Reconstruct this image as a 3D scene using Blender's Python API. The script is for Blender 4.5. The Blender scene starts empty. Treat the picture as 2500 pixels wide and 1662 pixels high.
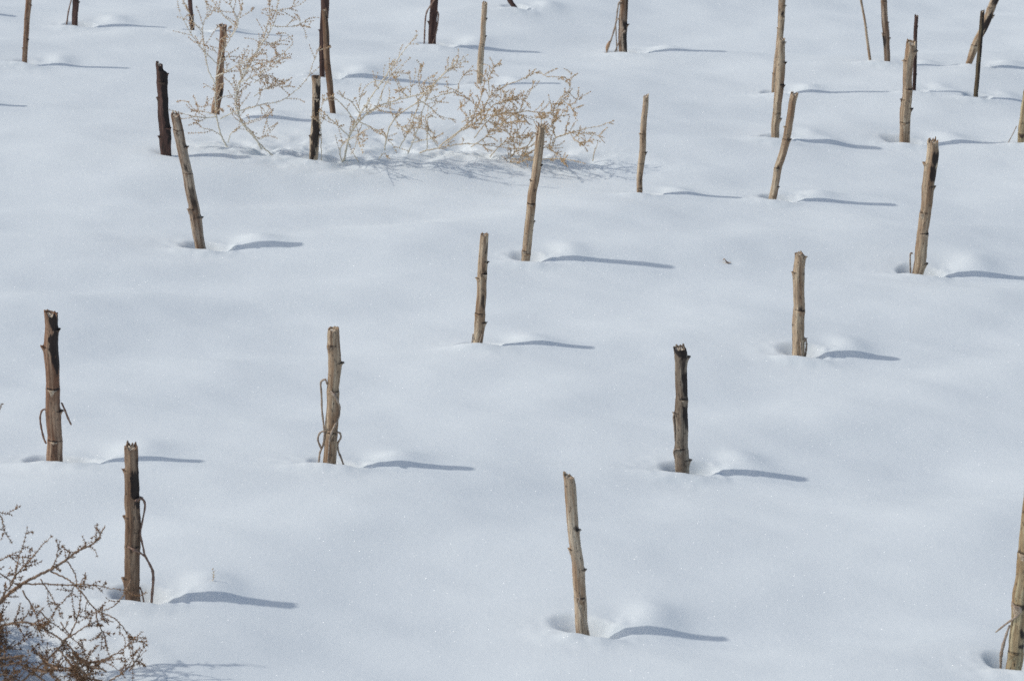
import bpy, math, random
import numpy as np
from mathutils import Vector

S = bpy.context.scene
COL = S.collection
rad = math.radians

# ------------------------------------------------------------------ camera
CAM = np.array([0.0, 0.0, 2.5])
PITCH, ROLL, FPX = rad(18.8), rad(3.6), 8500.0       # focal length in pixels of a 2500 px wide frame
W0, H0 = 2500.0, 1662.0
fw = np.array([0, math.cos(PITCH), -math.sin(PITCH)])
r0 = np.array([1.0, 0, 0]); u0 = np.cross(r0, fw)
RT = math.cos(ROLL) * r0 + math.sin(ROLL) * u0       # level ground drops a little to the right
UP = -math.sin(ROLL) * r0 + math.cos(ROLL) * u0
cd = bpy.data.cameras.new('camera'); cam = bpy.data.objects.new('camera', cd); COL.objects.link(cam)
from mathutils import Matrix
M = Matrix(((RT[0], UP[0], -fw[0], CAM[0]), (RT[1], UP[1], -fw[1], CAM[1]), (RT[2], UP[2], -fw[2], CAM[2]), (0, 0, 0, 1)))
cam.matrix_world = M
cd.sensor_width = 36.0; cd.lens = 36.0 * FPX / W0
cd.clip_start = 0.1; cd.clip_end = 5000
cd.dof.use_dof = True; cd.dof.focus_distance = 7.6; cd.dof.aperture_fstop = 16.0
S.camera = cam

# ------------------------------------------------------------------ world, sun, exposure
SUN_EL, SUN_AZ = rad(45.2), rad(-94.0)               # azimuth from +Y (clockwise): left of the picture
wd = bpy.data.worlds.new('World'); S.world = wd; wd.use_nodes = True
nt = wd.node_tree; bg = nt.nodes['Background']
sky = nt.nodes.new('ShaderNodeTexSky'); sky.sky_type = 'NISHITA'; sky.sun_disc = False
sky.sun_elevation = SUN_EL; sky.sun_rotation = SUN_AZ
sky.altitude = 300; sky.air_density = 1.0; sky.dust_density = 3.0; sky.ozone_density = 0.2
wb = nt.nodes.new('ShaderNodeMix'); wb.data_type = 'RGBA'; wb.blend_type = 'MULTIPLY'; wb.inputs[0].default_value = 1.0
wb.inputs[7].default_value = (.96, 1.0, 1.0, 1)          # the camera's cool white balance
nt.links.new(sky.outputs[0], wb.inputs[6]); nt.links.new(wb.outputs[2], bg.inputs[0]); bg.inputs[1].default_value = 0.135
ld = bpy.data.lights.new('sun', 'SUN'); sun = bpy.data.objects.new('sun', ld); COL.objects.link(sun)
ld.energy = 2.05; ld.angle = rad(1.1); ld.color = (1.0, 0.955, 0.89)
sd = Vector((math.sin(SUN_AZ) * math.cos(SUN_EL), math.cos(SUN_AZ) * math.cos(SUN_EL), math.sin(SUN_EL)))
sun.rotation_euler = sd.to_track_quat('Z', 'Y').to_euler(); sun.location = sd * 20
S.view_settings.view_transform = 'Standard'; S.view_settings.look = 'None'
S.view_settings.exposure = -0.42; S.view_settings.gamma = 1.0; S.view_settings.use_curve_mapping = False
S.cycles.use_denoising = False
S.cycles.max_bounces = 8; S.cycles.diffuse_bounces = 5; S.cycles.sample_clamp_indirect = 4.0
S.cycles.sample_clamp_direct = 3.0

# ------------------------------------------------------------------ projection helpers
def ray(px, py):
    d = fw * FPX + RT * (px - W0 / 2) - UP * (py - H0 / 2)
    return d / np.linalg.norm(d)
def on_z(px, py, z=0.0):
    d = ray(px, py); return CAM + d * ((z - CAM[2]) / d[2])
def on_y(px, py, y):
    d = ray(px, py); return CAM + d * ((y - CAM[1]) / d[1])
def pxm(p):
    """pixels per metre at point p"""
    return FPX / float(np.dot(np.asarray(p) - CAM, fw))

# ------------------------------------------------------------------ numpy gradient noise
_rs = np.random.RandomState(7)
_P = np.concatenate([_rs.permutation(256)] * 3)
_G = np.stack([np.cos(np.linspace(0, 2 * np.pi, 256, False)), np.sin(np.linspace(0, 2 * np.pi, 256, False))], 1)[_rs.permutation(256)]
def noise(x, y):
    xi = np.floor(x).astype(np.int64); yi = np.floor(y).astype(np.int64)
    xf = x - xi; yf = y - yi
    def g(dx, dy):
        k = _P[_P[(xi + dx) & 255] + ((yi + dy) & 255)]
        v = _G[k]; return v[..., 0] * (xf - dx) + v[..., 1] * (yf - dy)
    u = xf * xf * xf * (xf * (xf * 6 - 15) + 10); v = yf * yf * yf * (yf * (yf * 6 - 15) + 10)
    a = g(0, 0) * (1 - u) + g(1, 0) * u; b = g(0, 1) * (1 - u) + g(1, 1) * u
    return (a * (1 - v) + b * v) * 1.5

# ------------------------------------------------------------------ stalk table: traced centre lines and widths (source pixels)
# pts: (x, y, width) top -> snow ; nodes: (y, side) ; stains: (y0, y1, u0, u1, strength) ; strands: list of pixel polylines
T = []
def ST(label, pts, tint='tan', nodes=(), stains=(), strands=(), jag=5, slant=0, hole=1.0, hump=1.0, seed=None, lip=1.0, open_=0.4, shards=2, dy=0.0):
    T.append(dict(label=label, pts=pts, tint=tint, nodes=nodes, stains=stains, strands=strands, jag=jag, slant=slant,
                  hole=hole, hump=hump, lip=lip, seed=seed if seed is not None else len(T) + 1, open=open_, shards=shards, dy=dy))

# near rows
ST('thick brown stalk with black rotten flank and a thin twig sticking out right',
   [(125, 755, 34), (126, 800, 30), (125, 850, 35), (129, 940, 33), (130, 1000, 35), (133, 1060, 36), (134, 1125, 39)], 'red',
   nodes=[(803, 1), (849, -1), (949, 0.1), (1003, 1), (1074, 0)], stains=[(752, 805, -.15, 1.2, 1.2), (805, 870, -.1, 1.2, 1.2), (855, 900, .35, 1.3, .9), (1085, 1130, .1, 1.2, .45), (1070, 1085, -.5, .6, .4)],
   strands=[[(110, 998, 4), (102, 1003, 5), (98, 1020, 5), (101, 1045, 5), (107, 1070, 5), (113, 1083, 4)], [(150, 982, 4), (158, 1000, 5), (166, 1020, 5), (174, 1037, 4)]],
   jag=6, slant=-8, hole=1.15)
ST('brown stalk behind the thorny bush, long strand hanging down its right side',
   [(321, 1078, 33), (322, 1130, 33), (322, 1180, 35), (324, 1250, 37), (323, 1330, 37), (322, 1410, 37), (323, 1464, 36)], 'brown',
   nodes=[(1149, -1), (1216, 1), (1263, -1), (1332, .2), (1413, -1)], stains=[(1110, 1150, .3, 1.3, .6), (1145, 1240, .1, 1.2, 1), (1240, 1335, .55, 1.3, .6), (1328, 1342, -.1, .8, 1)],
   strands=[[(330, 1222, 5), (344, 1216, 6), (353, 1226, 6), (353, 1244, 5), (344, 1290, 5), (343, 1305, 5), (350, 1338, 5), (354, 1355, 5), (366, 1378, 6), (373, 1395, 7), (374, 1420, 7), (371, 1455, 7), (370, 1475, 6)],
            [(312, 1334, 5), (328, 1342, 6), (342, 1349, 5), (355, 1358, 5)], [(341, 1432, 4), (347, 1446, 4), (351, 1468, 4)]],
   jag=9, slant=0, hole=1.25, open_=.3)
ST('light stalk wrapped by several curling grey strands, its broken top split at the right',
   [(815, 797, 26), (815, 840, 30), (818, 880, 31), (815, 940, 29), (812, 1000, 29), (809, 1055, 31), (808, 1090, 30), (805, 1130, 30)], 'tan',
   nodes=[(844, -.6), (885, 1), (955, .4), (1056, 0)], stains=[(797, 845, -1.2, .5, .35), (838, 852, -1, .2, .6), (1056, 1075, .2, 1, .5)],
   strands=[[(798, 938, 3), (795, 927, 5), (788, 928, 5), (783, 936, 5), (785, 965, 5), (786, 1000, 5), (790, 1035, 5), (792, 1060, 5), (789, 1085, 5), (781, 1105, 5), (779, 1122, 5)],
            [(806, 955, 5), (815, 962, 6), (824, 978, 6), (829, 997, 6), (825, 1022, 6), (814, 1046, 6), (806, 1065, 5), (803, 1090, 4), (801, 1122, 4)],
            [(792, 1051, 4), (781, 1057, 5), (776, 1072, 5), (782, 1090, 5), (784, 1095, 4)],
            [(822, 1055, 4), (830, 1057, 5), (832, 1068, 5), (825, 1082, 5), (826, 1100, 5), (833, 1118, 5), (838, 1132, 5)]],
   jag=3, slant=6, hole=1.15)
ST('grey weathered stalk with a frayed blackened top and a black streak down its right side',
   [(1660, 840, 30), (1664, 870, 31), (1663, 900, 28), (1664, 970, 28), (1663, 1030, 31), (1663, 1090, 31), (1666, 1125, 34), (1666, 1153, 33)], 'grey',
   nodes=[(871, 1), (973, .6), (1010, -1), (1095, -.4), (1123, 1)], stains=[(835, 870, -.9, 1.2, 1), (870, 905, -.2, .8, .6), (905, 972, .2, 1.2, .95), (972, 1040, .3, 1.2, .8), (1125, 1150, .4, 1.1, .6)],
   strands=[[(1646, 1009, 4), (1644, 1020, 4), (1647, 1050, 4), (1648, 1075, 3)], [(1660, 1096, 3), (1648, 1096, 4), (1645, 1105, 4), (1648, 1120, 3)]], jag=4, slant=0, hole=1.2, shards=4)
ST('pale stalk leaning left nearest the bottom edge, a thin strand slanting down its foot',
   [(1389, 1150, 27), (1394, 1220, 28), (1400, 1290, 27), (1406, 1342, 28), (1413, 1400, 28), (1416, 1460, 29), (1419, 1510, 29), (1422, 1546, 31)], 'pale',
   nodes=[(1293, 1), (1341, -1), (1389, 1), (1458, .1)], stains=[(1280, 1296, .3, 1.1, .8), (1458, 1470, -.5, .9, .7), (1300, 1330, .1, .5, .3)],
   strands=[[(1405, 1459, 3), (1415, 1460, 3), (1412, 1475, 3), (1420, 1500, 3), (1430, 1525, 3), (1437, 1548, 3)]], jag=5, slant=-9, hole=1.2)
ST('thick pale stalk cut by the right edge, a twisted strand pointing down left',
   [(2528, 1140, 42), (2517, 1235, 42), (2506, 1350, 40), (2491, 1470, 40), (2483, 1560, 37), (2475, 1634, 37)], 'green',
   nodes=[(1348, -.4), (1475, -.6), (1595, -.5)], stains=[(1470, 1482, -.2, 1.2, .9), (1350, 1440, -.1, .6, .35), (1530, 1552, .3, .9, .9), (1565, 1580, .3, 1.2, 1)],
   strands=[[(2470, 1470, 4), (2478, 1480, 6), (2490, 1484, 7), (2490, 1494, 7), (2476, 1508, 6), (2455, 1523, 5), (2430, 1543, 4)], [(2465, 1525, 4), (2458, 1545, 6), (2449, 1575, 8), (2444, 1600, 8), (2443, 1622, 6)]],
   hole=1.4, hump=.6)
# middle rows
ST('slim pale stalk in the middle of the field with a cleft top',
   [(1183, 566, 20), (1180, 620, 22), (1177, 680, 23), (1174, 740, 24), (1171, 785, 26), (1166, 836, 24)], 'tan',
   nodes=[(639, 1), (668, .7), (680, -1), (765, -.6), (787, 1)], stains=[(590, 620, .6, 1.2, .8), (720, 755, .2, .9, .6), (665, 672, -.1, 1, .8), (650, 665, 0, .6, .4)],
   strands=[[(1155, 815, 3), (1152, 836, 3)], [(1177, 815, 3), (1171, 836, 3)]], jag=5, slant=0)
ST('right-hand stalk with a dark notch halfway and a looped strand at its foot',
   [(1950, 612, 18), (1954, 628, 24), (1951, 665, 27), (1951, 720, 26), (1951, 760, 27), (1949, 820, 28), (1950, 868, 29)], 'tan',
   nodes=[(627, 1), (667, -1), (757, .2), (828, 1)], stains=[(745, 758, -.3, .4, 1), (625, 634, .5, 1.2, .5), (665, 672, -1.1, -.2, .6)],
   strands=[[(1962, 830, 4), (1967, 828, 4), (1969, 840, 5), (1968, 855, 5), (1966, 871, 4)], [(1955, 835, 4), (1957, 868, 4)]], jag=3, slant=4)
ST('tall pale stalk leaning right in front of the golden-brown dry bush',
   [(1322, 300, 16), (1318, 350, 20), (1309, 420, 20), (1299, 480, 20), (1293, 540, 21), (1287, 600, 21), (1284, 637, 20)], 'tan',
   nodes=[(330, -1), (402, 1), (440, -1), (498, -.2), (540, 1), (615, -.8), (622, .3)], stains=[(560, 600, .0, .6, .4), (495, 500, -.8, .8, .5)], jag=6)
ST('thick right-leaning stalk with a shattered top and large black patch below it',
   [(2279, 335, 27), (2277, 380, 29), (2270, 420, 30), (2266, 460, 29), (2259, 520, 27), (2253, 570, 28), (2247, 630, 30), (2241, 669, 27)], 'tan',
   nodes=[(400, -1), (455, 1), (520, -.7), (570, .6), (643, 1)], stains=[(370, 402, .0, 1.2, 1), (400, 440, .0, 1.1, .95), (440, 480, .5, 1.2, .4), (565, 573, .2, 1, .8)],
   strands=[[(2228, 619, 3), (2223, 619, 4), (2222, 640, 4), (2223, 664, 4)]], jag=7, hole=1.1, shards=4)
ST('mottled stalk leaning left, in front of the nearly black stalk',
   [(428, 274, 23), (436, 320, 26), (446, 370, 26), (456, 415, 26), (468, 480, 27), (477, 530, 28), (484, 575, 27), (489, 607, 26)], 'mottled',
   nodes=[(318, -.3), (358, 1), (423, .2), (511, -.8), (530, 1)], stains=[(315, 335, -.3, .3, .7), (335, 360, .3, .9, .6), (395, 420, -.1, .5, .9), (445, 500, 0, .8, .75)], jag=4, hole=1.2)
ST('nearly black stalk with a step broken out of its top, left of the dry bushes',
   [(389, 147, 17), (391, 170, 18), (396, 182, 26), (397, 230, 25), (400, 290, 26), (404, 335, 28), (405, 379, 26)], 'dark',
   nodes=[(180, 1), (200, .1), (240, -1), (310, .8), (335, -1)], stains=[(150, 345, .1, 1.3, 1), (160, 200, -.4, 1.2, .8), (345, 380, -.5, .4, .5)], jag=9, slant=-4, hole=.3, hump=.3, lip=.3)
ST('stalk with charred black blotches rising from the churned snow left of the dry bushes',
   [(772, 182, 21), (773, 230, 19), (771, 280, 18), (769, 330, 22), (764, 390, 20)], 'pale',
   nodes=[(182, 0), (240, .2), (330, 1), (333, -1)], stains=[(206, 245, .1, 1.2, 1.1), (240, 278, -.3, .9, 1.1), (290, 350, -.6, .9, 1.2), (345, 380, -.6, .6, .9)], jag=4, hole=.8, hump=.4)
ST('pale slender stalk with a pointed splinter at its top, right of the dry bushes',
   [(1578, 226, 14), (1575, 270, 15), (1570, 320, 16), (1569, 370, 17), (1562, 430, 15), (1561, 469, 14)], 'pale',
   nodes=[(327, -1), (372, 1), (457, .1)], stains=[(312, 345, -.1, .6, .4), (425, 450, .1, .7, .5), (457, 463, -.5, .5, .8)], jag=5, slant=8, shards=1)
ST('strongly right-leaning stalk with a dark knot near its foot',
   [(1940, 224, 18), (1930, 280, 18), (1919, 345, 19), (1908, 385, 19), (1898, 415, 19), (1892, 455, 18), (1886, 486, 19)], 'tan',
   nodes=[(311, -1), (340, 1), (340, 0), (411, -.6), (456, 1)], stains=[(404, 420, -.7, .3, 1), (338, 343, -.8, .6, .6)], jag=6)
ST('thick tan stalk with white broken top, standing before a thin dark stalk',
   [(2226, 93, 22), (2224, 125, 25), (2217, 160, 23), (2216, 215, 23), (2211, 275, 26), (2210, 310, 25), (2209, 348, 25)], 'tan',
   nodes=[(125, 1), (150, -1), (218, .4), (245, -1), (266, 1), (300, -.2)], stains=[(216, 222, 0, 1, .7), (125, 135, .5, 1.1, .4), (298, 303, -.7, .4, .7)], jag=5, slant=-3, open_=1.2)
ST('pale stalk of the upper right, front one of two standing in line',
   [(1909, 88, 16), (1906, 130, 21), (1904, 200, 22), (1898, 260, 20), (1894, 300, 20), (1892, 336, 19)], 'tan',
   nodes=[(103, 1), (152, 1), (207, .8), (277, -.2), (290, 1)], stains=[(96, 104, -.3, .9, .6), (206, 211, 0, 1, .6), (275, 281, -.6, .5, .7)], jag=5)
ST('stalk with black spots cut by the top edge, rear one of two standing in line',
   [(1913, -70, 18), (1909, 0, 17), (1907, 60, 15), (1901, 120, 15), (1893, 180, 13), (1890, 226, 12)], 'tan',
   nodes=[(14, 1), (42, .2), (70, -1), (180, -1)], stains=[(28, 42, -.1, .7, 1), (42, 56, -.2, .4, .7), (56, 90, .4, 1.2, .5)])
ST('thin dark stalk rising just behind the white-topped thick stalk',
   [(2238, 35, 9), (2235, 80, 9), (2234, 150, 9), (2232, 221, 8)], 'dark', nodes=[(64, 1), (180, 1)], stains=[(32, 221, .3, 1.2, .6)], jag=3, shards=3)
ST('thin dark upright stalk crossing in front of the slanting one at the upper right',
   [(2399, 22, 10), (2395, 80, 11), (2389, 150, 11), (2385, 200, 11), (2382, 237, 11)], 'darkgreen', nodes=[(42, 0), (147, .6), (230, 0)], stains=[(22, 237, .1, 1.2, 1)], jag=4, slant=6, hole=.9, hump=.7)
ST('thick stalk slanting steeply to the right with black blotches, upper right',
   [(2455, -45, 19), (2427, 5, 20), (2408, 55, 20), (2388, 95, 19), (2374, 130, 18), (2363, 156, 15)], 'tan',
   nodes=[(38, 1), (112, -.6), (20, -.7)], stains=[(-10, 12, -.6, .9, .9), (30, 78, -.3, 1.0, .95), (118, 135, 0, .7, .4)], hole=1.0)
ST('very thin bare stalk, left of a stouter one at the upper right',
   [(2096, -45, 6), (2102, 0, 6), (2111, 50, 6), (2119, 110, 7), (2125, 147, 7)], 'pale', nodes=[(68, 1), (118, -1)], hole=.7, hump=.3)
ST('slightly bent stalk cut by the top edge, right of the very thin one',
   [(2154, -70, 15), (2158, 0, 15), (2160, 45, 16), (2163, 85, 17), (2165, 120, 15), (2166, 150, 15)], 'mottled', nodes=[(4, 0), (55, 1), (83, -1), (93, 1)], stains=[(85, 115, -1.2, -.2, .8)])
ST('tan stalk cut by the right edge in the upper right corner',
   [(2520, 150, 20), (2511, 220, 21), (2501, 280, 21), (2494, 348, 20)], 'green', nodes=[(225, -.8), (325, -.4)], strands=[[(2482, 308, 2), (2474, 325, 2), (2465, 342, 2)]], hole=.9)
# back rows
ST('pinkish slim stalk cut by the top edge at the upper left corner',
   [(74, -85, 13), (70, 0, 14), (65, 60, 13), (62, 110, 12), (60, 152, 12)], 'red', nodes=[(13, 1), (96, 1), (118, -1)], hole=.4, hump=1.0)
ST('dark reddish upper left stalk with one thin strand at its left',
   [(187, -160, 16), (185, 0, 16), (183, 35, 15), (182, 62, 15)], 'dark', nodes=[(5, 1)], strands=[[(178, -20, 3), (174, 0, 3), (167, 30, 4), (163, 58, 4)]])
ST('dark slim stalk at the top edge, left of the tallest branches of the dry bush',
   [(459, -170, 11), (464, 0, 11), (467, 40, 11), (470, 74, 11)], 'dark', nodes=[(40, 0)])
ST('tan stalk partly hidden behind the tall dry bush',
   [(546, 57, 18), (543, 100, 16), (538, 160, 18), (535, 220, 20), (527, 260, 21), (525, 278, 21)], 'red', nodes=[(62, -1), (140, 1)], stains=[(215, 245, .2, 1, .85)], jag=4, hole=.8)
ST('dark stalk cut by the top edge, standing right behind a brown leaning one',
   [(796, -150, 20), (794, 0, 20), (789, 80, 17), (786, 145, 14), (787, 188, 13)], 'dark', nodes=[(75, -1), (146, 0)])
ST('slim brown stalk leaning left, just in front of the dark stalk at the top',
   [(792, 19, 12), (796, 80, 15), (798, 137, 15), (804, 200, 16), (809, 245, 15), (813, 277, 14)], 'brown', nodes=[(43, 1), (112, 1), (158, 0), (230, -1)], stains=[(20, 120, .3, 1.2, .6)], jag=3)
ST('dark brown stalk at the top edge with thin strands down both sides',
   [(1064, -150, 18), (1060, 0, 19), (1057, 55, 19), (1054, 108, 19)], 'dark', nodes=[(55, -1), (72, 1)],
   strands=[[(1062, -2, 4), (1053, 12, 4), (1042, 30, 4), (1038, 55, 4), (1036, 98, 4)], [(1066, 26, 3), (1070, 35, 4), (1068, 60, 4), (1063, 85, 4), (1057, 104, 3)]])
ST('pale slender stalk standing behind the middle of the dry bushes',
   [(1184, 3, 13), (1181, 45, 13), (1179, 90, 13), (1175, 120, 14), (1173, 155, 15), (1171, 205, 13)], 'pale', nodes=[(45, 1), (88, 1), (108, 0), (156, .3), (172, -1)], stains=[(110, 130, 0, .6, .5), (153, 160, -.2, 1, .8)], jag=3, hole=.5)
ST('dark stub leaning left, cut by the top edge near the middle',
   [(1222, -60, 14), (1244, 0, 14), (1255, 17, 14)], 'dark')
ST('black-flanked stalk with a seed-like dead leaf on its left strand, cut by top edge',
   [(1526, -150, 20), (1524, 0, 20), (1521, 50, 21), (1520, 90, 20), (1520, 127, 21)], 'mottled', nodes=[(60, 1), (72, 0)], stains=[(48, 66, -.2, 1.3, 1), (66, 125, .1, 1.2, .9), (-20, 50, .5, 1.2, .6)],
   strands=[[(1518, 4, 3), (1511, 8, 4), (1507, 30, 4), (1504, 55, 4), (1496, 85, 4), (1488, 108, 4)], [(1511, 46, 3), (1504, 52, 3), (1504, 80, 3), (1506, 121, 3)], [(1526, 74, 3), (1518, 85, 3), (1510, 105, 3)]])
# outside the left edge: only their shadows reach the picture
ST('slim stalk whose shadow tip reaches into the upper left corner', [(-180, -185, 13), (-172, 20, 13)], 'brown')
ST('slim stalk whose shadow tip reaches in below the pinkish stalk', [(-150, 40, 14), (-142, 255, 14)], 'brown')

# ------------------------------------------------------------------ snow surface
TAU = 2 * math.pi
def macro(x, y):
    a = 0.30
    u = x * math.cos(a) + y * math.sin(a); v = -x * math.sin(a) + y * math.cos(a)
    z = 0.030 * noise(u * 0.9 + 3.1, v * 2.1 + 8.3)
    z = z + 0.018 * noise(u * 1.7 + 11.7, v * 4.6 + 1.2)
    z = z + 0.013 * noise(u * .8 + 5.1, v * 5.2 + 2.2) * np.exp(-((x + 1.0) / .75) ** 2 - ((y - 8.6) / 1.6) ** 2)
    z = z + 0.0042 * noise(x * 5.2 + 31.7, y * 8.5 + 5.2)
    z = z + 0.0007 * noise(x * 13 + 1.7, y * 19 + 35.2)
    return z
def macro1(x, y):
    return float(macro(np.array([x]), np.array([y]))[0])
def on_snow(px, py, extra=0.0):
    z = 0.0
    for _ in range(8):
        p = on_z(px, py, z + extra); z = macro1(p[0], p[1])
    return p
rnd = random.Random(11)
HOLES = []
for s in T:
    bx, by, bw = s['pts'][-1]
    B = on_snow(bx, by, 0.002); s['B'] = B
    k = max(.6, min(1.25, 0.55 + 0.5 * bw / pxm(B) / 0.024))
    HOLES.append((B, k, s['hole'], s['hump'], s['lip'], rnd.uniform(-1, 1), rnd.uniform(-1, 1), rnd.uniform(-1, 1)))

BUSHES = [(on_snow(640, 372), .16, .10), (on_snow(845, 392), .20, .12), (on_snow(1080, 372), .24, .11), (on_snow(1290, 388), .26, .13)]
LOWBUSH = on_snow(60, 1600)

def sm(t):
    t = np.clip(t, 0, 1); return t * t * (3 - 2 * t)
def height(x, y):
    z = macro(x, y)
    for (B, k, hole, hump, lip, j1, j2, j3) in HOLES:
        m = (np.abs(x - B[0]) < 1.0) & (np.abs(y - B[1]) < .7)
        if not m.any(): continue
        U = (x[m] - B[0]) / k; V = (y[m] - B[1]) / k
        wob = 1 + .22 * noise(U * 14 + B[0] * 9, V * 14 + B[1] * 5)
        # front lip
        a = 0.0115 * lip * np.exp(-((U + .005 + .012 * j1) / .070) ** 2 - ((V + .042) / (.021 + .004 * j3)) ** 2)
        d1 = V + .034 + .16 * np.maximum(-U, 0) * (.6 + .6 * j2) - .05 * np.maximum(U, 0)
        a += 0.0042 * lip * (np.exp(-((U + .17) / .15) ** 2) + .6 * np.exp(-((U - .36) / .13) ** 2)) * np.exp(-(d1 / np.where(d1 > 0, .020, .060)) ** 2)
        a += 0.0030 * lip * noise(U * 34 + j2 * 7, V * 40 + j1 * 5) * np.exp(-(U / .085) ** 2 - ((V + .01) / .055) ** 2)
        # melted hollow, longer on the far (right) side
        du = np.where(U < .008, (U - .008) / (.056 + .007 * j2), (U - .008) / (.068 + .012 * j3))
        r = np.sqrt(du ** 2 + ((V - .012 - .15 * U * j1) / (.040 + .006 * j2)) ** 2) * wob
        a -= (0.0310 + .005 * j3) * hole * (1 + .15 * j1) * sm((1.08 - r) / .95)
        # sheltered bank beyond the hollow, facing the camera, where the shadow falls
        a += (0.0078 + .0025 * j2) * hump * np.exp(-((U - .135 - .025 * j1) / (.055 + .012 * j3)) ** 2 - ((V - .030) / .036) ** 2)
        a += 0.0030 * hump * np.exp(-((U - .17) / .10) ** 2 - ((V + .035) / .018) ** 2)
        a += 0.0098 * hump * np.exp(-((U - .120 - .02 * j3) / .045) ** 2 - ((V - .080) / .045) ** 2)
        a -= 0.0050 * hump * np.exp(-((U - .065) / .035) ** 2 - ((V - .055) / .040) ** 2)
        a += 0.0030 * hump * np.exp(-((U - .27) / .10) ** 2 - ((V - .05) / .05) ** 2)
        # crumbly sun-facing wall
        a += 0.0040 * hole * noise(U * 55 + j1 * 9, V * 60) * np.exp(-((U - .062) / .025) ** 2 - ((V - .01) / .035) ** 2)
        z[m] += a * k
    for (B, sx, sy) in BUSHES:
        m = (np.abs(x - B[0]) < 1.0) & (np.abs(y - B[1]) < .7)
        if not m.any(): continue
        U = (x[m] - B[0]) / sx; V = (y[m] - B[1]) / sy
        e = np.exp(-U ** 2 - V ** 2)
        n = noise(x[m] * 14 + 3, y[m] * 17 + 9); n2 = noise(x[m] * 34 + 13, y[m] * 38 + 2)
        z[m] += e * (0.015 * np.minimum(n, .12) * 1.3 + 0.003 * np.abs(n2) - .004)
        z[m] += .011 * np.exp(-U ** 2 - ((V + .7) / .9) ** 2)
    B = LOWBUSH
    m = (np.abs(x - B[0]) < .8) & (np.abs(y - B[1]) < .8)
    if m.any():
        U = (x[m] - B[0] + .02) / .19; V = (y[m] - B[1]) / .20
        e = np.exp(-(U ** 2 + V ** 2) ** 1.3)
        z[m] += -.045 * e + e * (0.018 * noise(x[m] * 12, y[m] * 12) + .006 * noise(x[m] * 30, y[m] * 30))
    # tiny dimple at the fallen leaf and the small shoot
    for q in (on_snow(1778, 640), on_snow(520, 1430)):
        m = (np.abs(x - q[0]) < .15) & (np.abs(y - q[1]) < .15)
        if m.any():
            z[m] -= .003 * np.exp(-((x[m] - q[0] - .008) / .022) ** 2 - ((y[m] - q[1] - .005) / .018) ** 2)
    return z
def height1(x, y):
    return float(height(np.array([x]), np.array([y]))[0])

def axis(lo, hi, step, far):
    c = np.arange(lo, hi, step); out = []; d = step; v = c[-1]
    while v < far: d *= 1.18; v += d; out.append(v)
    left = []; d = step; v = lo
    while v > -far: d *= 1.18; v -= d; left.append(v)
    return np.array(left[::-1] + list(c) + out)
# slide each foot so that the snow edge meets the stalk where it does in the photograph
def visible_base(s):
    B = s['B']; r = s['pts'][-1][2] / pxm(B) / 2
    zc = np.arange(-.06, .06, .0008); P = np.stack([np.full_like(zc, B[0]), np.full_like(zc, B[1] - r), B[2] + zc], 1)
    D = CAM - P; t = np.linspace(0.002, .16, 50)
    t = t / np.linalg.norm(D[0, :2])
    Q = P[:, None] + D[:, None] * t[None, :, None]
    h = height(Q[..., 0].ravel(), Q[..., 1].ravel()).reshape(len(zc), -1)
    ok = (Q[..., 2] > h).all(1); k = int(np.argmax(ok)); p = P[k] - CAM
    return H0 / 2 - FPX * float(p @ UP) / float(p @ fw)
for _ in range(3):
    for q_, s in enumerate(T):
        bx, by, bw = s['pts'][-1]; s['e'] = s.get('e', 0) + (visible_base(s) - by) * .9; s['e'] = max(-40, min(40, s['e']))
    for q_, s in enumerate(T):
        s['B'] = on_snow(s['pts'][-1][0], s['pts'][-1][1] - s['e'], 0.002); HOLES[q_] = (s['B'],) + HOLES[q_][1:]
gx = axis(-1.85, 1.95, .0036, 900.0); gy = axis(5.35, 12.4, .0048, 1500.0)
X, Y = np.meshgrid(gx, gy)
Z = height(X, Y)
fade = np.exp(-np.maximum(0, np.hypot(X, Y - 9) - 9) / 25.0)
Z = Z * fade + 0.0 + (1 - fade) * 1.2 * noise(X / 60 + .4, Y / 60 + .7)
nx_, ny_ = len(gx), len(gy)
co = np.stack([X, Y, Z], -1).reshape(-1, 3).astype(np.float32)
i = np.arange(nx_ * (ny_ - 1)).reshape(ny_ - 1, nx_)[:, :-1].reshape(-1)
quads = np.stack([i, i + 1, i + 1 + nx_, i + nx_], 1).astype(np.int32)
me = bpy.data.meshes.new('snow_ground')
me.vertices.add(len(co)); me.vertices.foreach_set('co', co.ravel())
me.loops.add(quads.size); me.loops.foreach_set('vertex_index', quads.ravel())
me.polygons.add(len(quads)); me.polygons.foreach_set('loop_start', np.arange(0, quads.size, 4, dtype=np.int32))
me.polygons.foreach_set('loop_total', np.full(len(quads), 4, np.int32))
me.polygons.foreach_set('use_smooth', np.ones(len(quads), bool))
me.update(calc_edges=True)
ground = bpy.data.objects.new('snow_ground', me); COL.objects.link(ground)
ground['kind'] = 'structure'

# ------------------------------------------------------------------ materials
def newmat(name):
    m = bpy.data.materials.new(name); m.use_nodes = True
    n = m.node_tree; n.nodes.clear()
    out = n.nodes.new('ShaderNodeOutputMaterial'); return m, n, out
def N(n, t, **kw):
    x = n.nodes.new(t)
    for k, v in kw.items(): setattr(x, k, v)
    return x
def setin(node, d):
    for k, v in d.items(): node.inputs[k].default_value = v

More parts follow.
